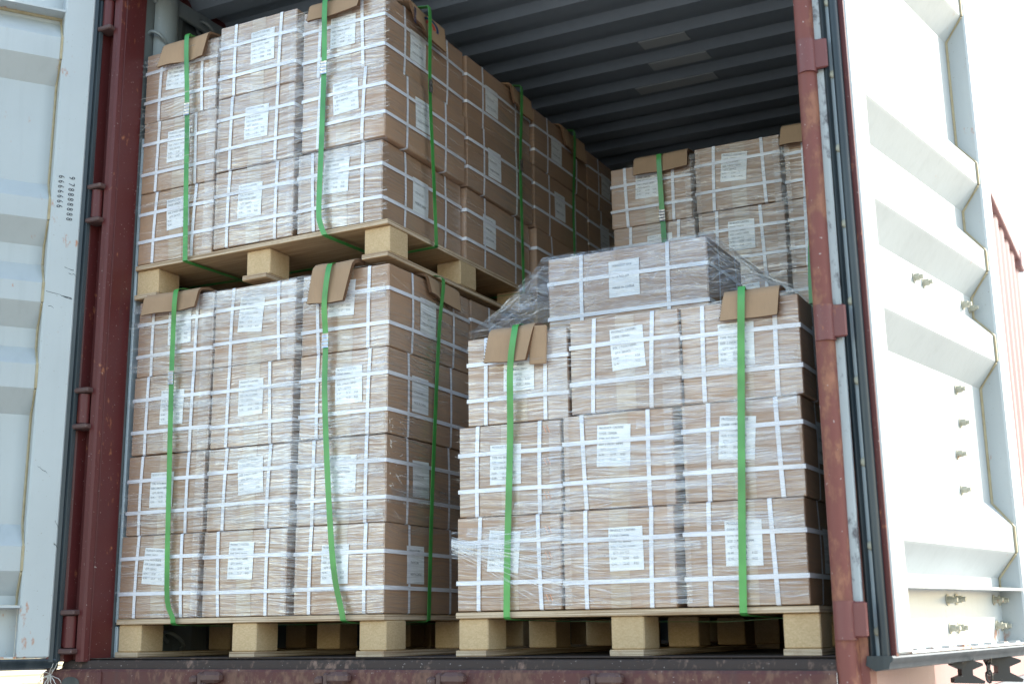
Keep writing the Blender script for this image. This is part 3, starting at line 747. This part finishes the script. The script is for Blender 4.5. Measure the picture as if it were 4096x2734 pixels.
def fs(pts, y, top, bot, back=1.08, y0=0.0, seal=None, label='', group='green straps round the loads'):
    pd = lambda z: 0.016*max(0, min(1, (z-(top-0.16))/0.05))
    f = [(x, y-pd(z), z) for x, z in pts]; xt = pts[0][0]; xb = pts[-1][0]
    f = [(xt, y0+0.05, top+0.026), (xt, y0-0.012, top+0.020)]+f
    rest = [(xb, y0-0.006, bot-0.004), (xb+0.03, y0+0.3, bot-0.010), (xb+0.02, y0+0.8, bot-0.005), (xb, y0+back, bot-0.003), (xt, y0+back+0.012, top), (xt, y0+back-0.02, top+0.02)]
    strap(f, (1, 0, 0), label, group, (seal[0], y-0.002, seal[1]) if seal else None, rest)
fs([(0.225, 1.245), (0.210, 1.091), (0.212, 0.954), (0.225, 0.52), (0.232, 0.298), (0.241, 0.182), (0.266, 0.130), (0.268, 0.114)], -0.017, 1.256, 0.110, seal=(0.211, 0.954), label='green strap down the left side of the lower left load')
fs([(0.886, 1.252), (0.869, 1.135), (0.869, 1.011), (0.869, 0.84), (0.888, 0.553), (0.916, 0.276), (0.950, 0.140), (0.956, 0.112)], -0.022, 1.256, 0.110, seal=(0.869, 1.011), label='green strap slanting down the right column of the lower left load')
fs([(0.223, 2.222), (0.227, 1.957), (0.240, 1.622), (0.249, 1.40), (0.249, 1.376)], -0.018, 2.232, 1.378, seal=(0.227, 1.957), label='green strap down the left column of the upper left load')
fs([(0.849, 2.220), (0.840, 1.983), (0.835, 1.679), (0.831, 1.475), (0.838, 1.42), (0.856, 1.379)], -0.024, 2.230, 1.380, seal=(0.840, 1.983), label='green strap down the right column of the upper left load')
fs([(1.569, 0.955), (1.552, 0.845), (1.543, 0.644), (1.530, 0.32), (1.525, 0.135), (1.525, 0.112)], -0.015, 0.964, 0.110, seal=None, label='green strap down the left column of the right front load')
fs([(2.281, 0.978), (2.262, 0.71), (2.245, 0.35), (2.237, 0.135), (2.237, 0.112)], -0.015, 0.980, 0.110, seal=None, label='green strap down the right column of the right front load')
fs([(1.620, 1.896), (1.620, 1.672), (1.623, 1.575), (1.63, 1.12), (1.63, 1.09)], 1.188, 1.910, 1.092, y0=1.20, seal=(1.620, 1.672), label='green strap on the left column of the back right load')
fs([(2.235, 1.915), (2.225, 1.7), (2.198, 1.437), (2.190, 1.253), (2.19, 1.12), (2.19, 1.09)], 1.186, 1.930, 1.092, y0=1.20, label='green strap on the back right load beside the right door post')
def ssd(pts, x, x0, top, bot, seal=None, label='', sag=0.0):
    pd = lambda z: 0.014*max(0, min(1, (z-(top-0.16))/0.05))
    f = [(x+pd(z), y, z) for y, z in pts]; yt = pts[0][0]; yb = pts[-1][0]
    f = [(x-0.06, yt, top+0.026), (x-0.002, yt, top+0.020)]+f
    rest = [(x-0.004, yb, bot-0.004), (x-0.35, yb+0.01, bot-0.006-sag), (x-0.7, yb+0.01, bot-0.006-sag*0.6), (x0, yb, bot-0.003), (x0-0.012, yt, top), (x0+0.02, yt, top+0.005)]
    strap(f, (0, 1, 0), label, 'green straps round the loads', (x+0.002, seal[0], seal[1]) if seal else None, rest)
ssd([(0.305, 1.245), (0.300, 1.10), (0.275, 0.8), (0.25, 0.45), (0.235, 0.135), (0.232, 0.112)], 1.113, 0.02, 1.256, 0.110, label='green strap on the shaded flank of the lower left load')
ssd([(0.200, 2.215), (0.225, 1.95), (0.25, 1.65), (0.27, 1.40), (0.272, 1.380)], 1.118, 0.02, 2.226, 1.378, seal=(0.225, 1.953), label='green strap nearest the door on the flank of the upper left load')
ssd([(0.955, 2.205), (0.962, 1.93), (0.968, 1.65), (0.975, 1.40), (0.975, 1.380)], 1.106, 0.02, 2.222, 1.378, seal=(0.962, 1.90), label='second green strap back on the flank of the upper left load')
ssd([(1.480, 2.195), (1.48, 1.9), (1.48, 1.65), (1.48, 1.40), (1.48, 1.380)], 1.106, 0.02, 2.215, 1.380, seal=None, label='dim green strap furthest back on the upper left flank')
ssd([(0.26, 0.965), (0.26, 0.7), (0.26, 0.4), (0.26, 0.135), (0.26, 0.112)], 2.446, 1.36, 0.978, 0.110, label='green strap on the right flank of the right front load, sagging below its pallet', sag=0.012)

# ------------------------------------------------------------------ cardboard edge protectors
def protector(quad, axis, v, top, depth, label, crease=None, thick=0.010, emblem=False):
    """quad: (TL, TR, BR, BL) of the hanging flap as (along, z); it is folded over the load's top edge"""
    ori = Vector((quad[3][0], v, quad[3][1])) if axis == 'y' else Vector((v, quad[3][0], quad[3][1]))
    t = empty('edge_protector', ori); tag(t, label, 'cardboard protector', 'folded cardboard under the green straps')
    TL, TR, BR, BL = [Vector(q) for q in quad]
    out = -1 if axis == 'y' else 1
    def W(a, d, z):   # a along, d outward distance
        return (Vector((a, v+out*d, z)) if axis == 'y' else Vector((v+out*d, a, z)))-ori
    N = 10; layers = []
    for d0 in (0.0, thick):
        rows = []
        for i in range(N+1):
            s = i/N; tp = TL.lerp(TR, s); bt = BL.lerp(BR, s)
            cr = 0.0
            if crease is not None: cr = 0.010*min(1, abs(s-crease)*3.2)
            fl = 0.004*math.sin(s*7)
            row = []
            for j in range(6):
                q = j/5; p = bt.lerp(tp, q); row.append(W(p.x, d0+cr+0.006*(1-q)+fl*(1-q)+0.002, p.y-(0 if j < 5 else 0.004)))
            row.append(W(tp.x, d0*0.7-0.004+cr*0.5, tp.y+0.003+d0*0.6)); row.append(W(tp.x, -depth*0.4, tp.y+0.004+d0+cr*0.6)); row.append(W(tp.x, -depth, tp.y+0.002+d0+cr*0.4))
            rows.append(row)
        layers.append(rows)
    m = MB(); m.loft(layers[0]); m.loft(layers[1]); m.build('sheet', 'bare_board', t, smooth=50)
    m = MB()
    for side in (0, N): m.loft([layers[0][side], layers[1][side]])
    m.loft([[r[0] for r in layers[0]], [r[0] for r in layers[1]]])
    # flutes showing at the cut ends
    for side in (0, N):
        a, b = layers[0][side], layers[1][side]
        for j in range(5):
            for k in range(4):
                q = (k+0.5)/4; p = Vector(a[j]).lerp(Vector(a[j+1]), q); r_ = Vector(b[j]).lerp(Vector(b[j+1]), q)
                dd = Vector((0.003, 0, 0)) if axis == 'y' else Vector((0, 0.003, 0)); dd = dd if side else -dd
                m.quad(p+dd*(k % 2), r_+dd*((k+1) % 2), r_+dd*((k+1) % 2)+Vector((0, 0, .003)), p+dd*(k % 2)+Vector((0, 0, .003)))
    m.build('cut_edge', 'torn_board', t)
    if emblem:
        c = Vector(((TL.x+TR.x)/2+0.02, (BL.y+TL.y)/2-0.012))
        for r0, r1, mt, a0, a1 in ((0.026, 0.034, 'print_navy', -0.3, 2.6), (0.013, 0.022, 'print_red', -0.2, 3.0)):
            m = MB(); rows = []
            for k in range(13):
                a = a0+(a1-a0)*k/12
                row = []
                for rr_ in (r0, r1):
                    aa = c.x+rr_*math.cos(a)*1.5; zz = c.y+rr_*math.sin(a)
                    s_ = (aa-BL.x)/(BR.x-BL.x); q = max(0, min(1, (zz-BL.lerp(BR, s_).y)/(TL.lerp(TR, s_).y-BL.lerp(BR, s_).y)))
                    cr = 0.010*min(1, abs(s_-crease)*3.2) if crease is not None else 0
                    row.append(W(aa, thick+cr+0.006*(1-q)+0.004*math.sin(s_*7)*(1-q)+0.004, zz))
                rows.append(row)
            m.loft(rows); m.build('print_emblem', mt, t)
        m = MB(); 
        for k in range(6): 
            a = TL.x+0.012; zz = TL.y-0.022-k*0.010; m.quad(W(a, thick+0.019, zz), W(a+0.018, thick+0.017, zz-0.004), W(a+0.018, thick+0.017, zz-0.010), W(a, thick+0.019, zz-0.006))
        m.build('print_text', 'print_navy', t)
    return t
protector([(0.105, 2.236), (0.318, 2.240), (0.300, 2.150), (0.082, 2.150)], 'y', -0.004, 2.24, 0.12, 'folded cardboard pad on the left top edge of the upper left load', 0.62)
protector([(0.775, 2.232), (0.995, 2.236), (0.980, 2.180), (0.768, 2.172)], 'y', -0.006, 2.23, 0.12, 'folded cardboard pad near the right top edge of the upper left load', 0.36)
protector([(0.10, 2.232), (0.335, 2.225), (0.335, 2.128), (0.13, 2.168)], 'x', 1.092, 2.228, 0.12, 'cardboard pad with printed emblem on the flank top edge of the upper left load', 0.45, emblem=True)
protector([(0.88, 2.222), (1.055, 2.218), (1.06, 2.125), (0.90, 2.150)], 'x', 1.090, 2.22, 0.12, 'second cardboard pad back on the flank of the upper left load', 0.45)
protector([(1.36, 2.218), (1.60, 2.215), (1.60, 2.115), (1.39, 2.135)], 'x', 1.092, 2.22, 0.12, 'dim cardboard pad furthest back on the upper left flank', 0.5)
protector([(0.075, 1.262), (0.325, 1.259), (0.315, 1.196), (0.068, 1.193)], 'y', -0.004, 1.262, 0.08, 'folded cardboard pad at the left top of the lower left load', 0.62)
protector([(0.818, 1.266), (0.975, 1.264), (0.945, 1.136), (0.800, 1.141)], 'y', -0.006, 1.266, 0.05, 'tall bent cardboard pad tucked under the upper pallet beside a paper label', 0.45, 0.014)
protector([(0.215, 1.258), (0.43, 1.252), (0.43, 1.178), (0.232, 1.202)], 'x', 1.097, 1.262, 0.08, 'folded cardboard pad on the shaded flank of the lower left load', 0.4)
protector([(1.478, 0.968), (1.630, 0.972), (1.605, 0.868), (1.462, 0.873)], 'y', 0.0, 0.972, 0.06, 'bent cardboard pad under the left strap of the right front load', 0.45, 0.012)
protector([(2.225, 0.992), (2.385, 0.992), (2.378, 0.915), (2.212, 0.915)], 'y', -0.004, 0.99, 0.06, 'square cardboard pad under the right strap of the right front load', None)
protector([(1.512, 1.925), (1.738, 1.925), (1.738, 1.858), (1.508, 1.855)], 'y', 1.198, 1.922, 0.10, 'folded cardboard pad on the left top of the back right load', 0.5)
protector([(2.118, 1.944), (2.33, 1.944), (2.33, 1.872), (2.108, 1.870)], 'y', 1.196, 1.94, 0.10, 'cardboard pad on the right top of the back right load beside the door post', 0.5)
# spare strip of cardboard tucked beside the left pad of the right front load
m = MB(); m.box(-0.028, 0.028, -0.012, -0.004, -0.060, 0.058, 0.002); o = m.build('cardboard_strip', 'bare_board')
o.location = (1.640, -0.004, 0.915); o.rotation_euler = (0.05, 0.06, 0); tag(o, 'narrow torn cardboard strip tucked beside the left pad of the right front load', 'cardboard')

# ------------------------------------------------------------------ stretch film
def wrinkles(m, rr, n, o, du, u0, u1, z0, z1, out, tilt=0.03, wid=(0.0010, 0.0034), ln=(0.10, 0.9), dmin=0.008, dmax=0.014, mean=0.0):
    o = Vector(o); du = Vector(du); out = Vector(out)
    for _ in range(n):
        L = rr.uniform(*ln)*rr.uniform(0.4, 1); a = rr.uniform(u0-0.1, u1-0.02); z = rr.uniform(z0, z1); sl = rr.gauss(mean, tilt); d = rr.uniform(dmin, dmax); wd = rr.uniform(*wid); tl = rr.uniform(-1.1, 1.1)*wd
        rows = []; bow = rr.gauss(0, 0.003)
        for k in range(6):
            t = k/5; q = min(max(a+L*t, u0), u1); zz = z+sl*L*t+bow*math.sin(math.pi*t)+rr.gauss(0, 0.0003)
            ww = wd*(0.25+math.sin(math.pi*min(max(t, .04), .96)))*0.8
            if zz < z0 or zz > z1: zz = min(max(zz, z0), z1)
            p = o+du*q+out*d+Vector((0, 0, zz)); rows.append([tuple(p-Vector((0, 0, ww/2))-out*tl/2), tuple(p+Vector((0, 0, ww/2))+out*tl/2)])
        m.loft(rows)
X, Yv = (1, 0, 0), (0, 1, 0)
def gapfilm(m, rr, o, du, xs, z0, z1, out, d=0.004, hw=0.032):
    o = Vector(o); du = Vector(du); out = Vector(out)
    for x in xs:
        rows = []
        n = int((z1-z0)/0.02)
        for k in range(n+1):
            z = z0+(z1-z0)*k/n; sag = 0.006+0.003*math.sin(k*1.3+x*9)
            rows.append([tuple(o+du*(x+a*hw)+out*(d-(sag if a == 0 else 0))+Vector((0, 0, z))) for a in (-1, 0, 1)])
        i0 = len(m.f); m.loft(rows); m.sheet = getattr(m, 'sheet', []); m.sheet += list(range(i0, len(m.f)))
def folds(m, rr, n, o, du, u0, u1, z0, z1, out, d=0.006):
    o = Vector(o); du = Vector(du); out = Vector(out)
    for _ in range(n):
        L = rr.uniform(0.35, 1.0); a = rr.uniform(u0-0.2, u1-0.1); z = rr.uniform(z0, z1); sl = rr.gauss(0, 0.07); wd = rr.uniform(0.012, 0.055); rows = []; ph = rr.uniform(0, 6)
        for k in range(9):
            t = k/8; q = min(max(a+L*t, u0), u1); zz = z+sl*(q-a); w2 = wd*(0.35+0.65*math.sin(math.pi*(0.1+0.8*t)))
            zz = min(max(zz, z0), z1-w2); p = o+du*q
            rows.append([tuple(p+out*(d+0.003*math.sin(ph+k*1.7+j))+Vector((0, 0, zz+w2*j/3))) for j in range(4)])
        i0 = len(m.f); m.loft(rows); m.sheet = getattr(m, 'sheet', []); m.sheet += list(range(i0, len(m.f)))
def film(name_label, build):
    m = MB(); rr = random.Random(hash(name_label) % 1000 if False else len(name_label)); build(m, rr)
    o = m.build('stretch_film', ['film_wrinkle', 'gap_film'])
    for i in getattr(m, 'sheet', []): o.data.polygons[i].material_index = 1
    tag(o, name_label, 'plastic film', 'stretch film round the loads'); return o
def f1(m, rr):
    gapfilm(m, rr, (0, 0, 0), X, (0.362, 0.733), 0.13, 1.25, (0, -1, 0), 0.008)
    folds(m, rr, 34, (0, 0, 0), X, 0.01, 1.09, 0.42, 1.24, (0, -1, 0), 0.009); folds(m, rr, 12, (1.098, 0, 0), Yv, 0.0, 1.0, 0.3, 1.2, (1, 0, 0))
    wrinkles(m, rr, 520, (0, 0, 0), X, 0.0, 1.095, 0.13, 1.25, (0, -1, 0))
    wrinkles(m, rr, 170, (0, 0, 0), X, 0.30, 1.095, 0.45, 1.22, (0, -1, 0), 0.16, (0.001, 0.003))
    wrinkles(m, rr, 130, (0, 0, 0), X, 0.0, 0.45, 0.45, 1.22, (0, -1, 0), 0.35, (0.0008, 0.002), (0.02, 0.14))
    wrinkles(m, rr, 90, (1.098, 0, 0), Yv, 0.0, 1.0, 0.2, 1.22, (1, 0, 0), 0.12, (0.001, 0.003), (0.05, 0.3))
    wrinkles(m, rr, 60, (1.098, 0, 0), Yv, 0.0, 0.12, 0.42, 0.74, (1, 0, 0), 0.5, (0.001, 0.005), (0.02, 0.08), 0.006, 0.02)
    wrinkles(m, rr, 70, (0, 0, 0), X, 0.97, 1.10, 0.44, 0.66, (0, -1, 0), 0.5, (0.001, 0.006), (0.02, 0.10), 0.006, 0.02)
film('clear stretch film pulled in creases round the lower left load', f1)
def f2(m, rr):
    gapfilm(m, rr, (0, 0, 0), X, (0.350, 0.715), 1.42, 2.22, (0, -1, 0), 0.012)
    folds(m, rr, 20, (0, 0, 0), X, 0.01, 1.08, 1.44, 2.2, (0, -1, 0), 0.016)
    wrinkles(m, rr, 480, (0, 0, 0), X, 0.0, 1.10, 1.42, 2.22, (0, -1, 0), 0.02, dmin=0.010, dmax=0.024)
    wrinkles(m, rr, 90, (0, 0, 0), X, 0.0, 0.34, 1.75, 2.2, (0, -1, 0), 0.5, (0.0008, 0.003), (0.03, 0.14), 0.008, 0.02)
    wrinkles(m, rr, 120, (1.100, 0, 0), Yv, 0.0, 1.05, 1.42, 2.2, (1, 0, 0), 0.05, (0.0008, 0.0025), dmin=0.006, dmax=0.02)
film('clear stretch film creased round the upper left load', f2)
def f3(m, rr):
    gapfilm(m, rr, (0, 0, 0), X, (1.70, 2.062), 0.14, 0.96, (0, -1, 0), 0.009)
    folds(m, rr, 22, (1.345, 0, 0), X, 0.045, 1.07, 0.15, 0.96, (0, -1, 0), 0.010)
    wrinkles(m, rr, 440, (1.345, 0, 0), X, 0.008, 1.072, 0.15, 0.69, (0, -1, 0), 0.03)
    wrinkles(m, rr, 200, (1.345, 0, 0), X, 0.045, 1.08, 0.69, 0.97, (0, -1, 0), 0.03)
    wrinkles(m, rr, 120, (1.345, 0, 0), X, 0.045, 1.08, 0.70, 0.98, (0, -1, 0), 0.10)
    for _ in range(95):     # bunched tail of film fanning out from the left edge
        a = rr.gauss(-0.22, 0.17); L = rr.uniform(0.12, 0.55); z0 = 0.325+rr.gauss(0, 0.014); rows = []; wd = rr.uniform(0.001, 0.004); d = rr.uniform(0.010, 0.018)
        for k in range(7):
            t = k/6; x = 1.340+L*t; zz = max(0.145, z0+a*L*t+0.03*t*t)
            rows.append([(x, -d-0.001, zz), (x, -d+rr.uniform(-.002, .001), zz+wd)])
        m.loft(rows)
film('clear stretch film creased round the right front load', f3)
def f4(m, rr):
    gapfilm(m, rr, (0, 1.2, 0), X, (1.75, 2.108), 1.12, 1.91, (0, -1, 0), 0.008)
    wrinkles(m, rr, 320, (1.395, 1.20, 0), X, 0.0, 1.07, 1.12, 1.92, (0, -1, 0), 0.02, (0.002, 0.005))
film('clear stretch film creased round the back right load', f4)
# loose film tent from the lone carton down to the right front load
m = MB(); rr = random.Random(3)
def seg(a, b, n): return [Vector(a).lerp(Vector(b), k/(n-1)) for k in range(n)]
A, B = (1.548, 0.222, 1.256), (2.122, 0.236, 1.257)
n1 = 22
inner = seg((1.546, 0.60, 1.256), A, n1)[:-1]+seg(A, B, 2*n1)+seg(B, (2.124, 0.60, 1.256), n1)[1:]
outer = seg((1.36, 0.95, 0.985), (1.375, -0.004, 0.972), n1)[:-1]+seg((1.385, -0.012, 0.974), (2.425, -0.012, 0.992), 2*n1)+seg((2.432, 0.0, 0.985), (2.432, 0.95, 0.985), n1)[1:]
rings = []
for k in range(13):
    t = k/12; ring = []
    for i, (p, q) in enumerate(zip(inner, outer)):
        c = p.lerp(q, t); s_ = math.sin(math.pi*t)
        c.z -= 0.035*s_*(0.6+0.4*math.sin(i*0.7)); c.z += 0.006*s_*math.sin(i*2.1+k*0.8); c.y += 0.010*s_*math.sin(i*1.3+k*0.5)
        if t < 0.02: c.z += 0.004
        ring.append(c)
    rings.append(ring)
m.loft(rings)
top = [[Vector((x, y, 1.262+0.006*math.sin(x*40+y*23)))for x in [1.546+k*(2.124-1.546)/10 for k in range(11)]] for y in (0.225, 0.33, 0.45, 0.60)]
m.loft(top)
i0 = len(m.f); NR = len(inner)
for _ in range(230):
    i = rr.randrange(0, NR); sh_ = rr.gauss(0, 9); t0 = rr.uniform(0, 0.6); t1 = min(1, t0+rr.uniform(0.2, 0.7)); wd = rr.uniform(0.0012, 0.004); rows = []
    for k in range(9):
        t = t0+(t1-t0)*k/8; f = min(max(i+sh_*(t-t0), 0), NR-1.001); a = int(f); q = int(min(11.999, t*12)); ft = t*12-q; fa = f-a
        p = (rings[q][a].lerp(rings[q][a+1], fa)).lerp(rings[q+1][a].lerp(rings[q+1][a+1], fa), ft)
        p = p+Vector((0, -0.004, 0.004)); ww = wd*(0.2+math.sin(math.pi*min(max(k/8, .05), .95))); rows.append([p-Vector((0, 0, ww/2)), p+Vector((rr.uniform(-.001, .001), -ww*0.3, ww/2))])
    m.loft(rows)
o = m.build('stretch_film', ['film_sheet', 'film_wrinkle'], smooth=60)
for k, pl in enumerate(o.data.polygons):
    if k >= i0: pl.material_index = 1
tag(o, 'loose clear film tented over the lone carton on the right front load', 'plastic film', 'stretch film round the loads')
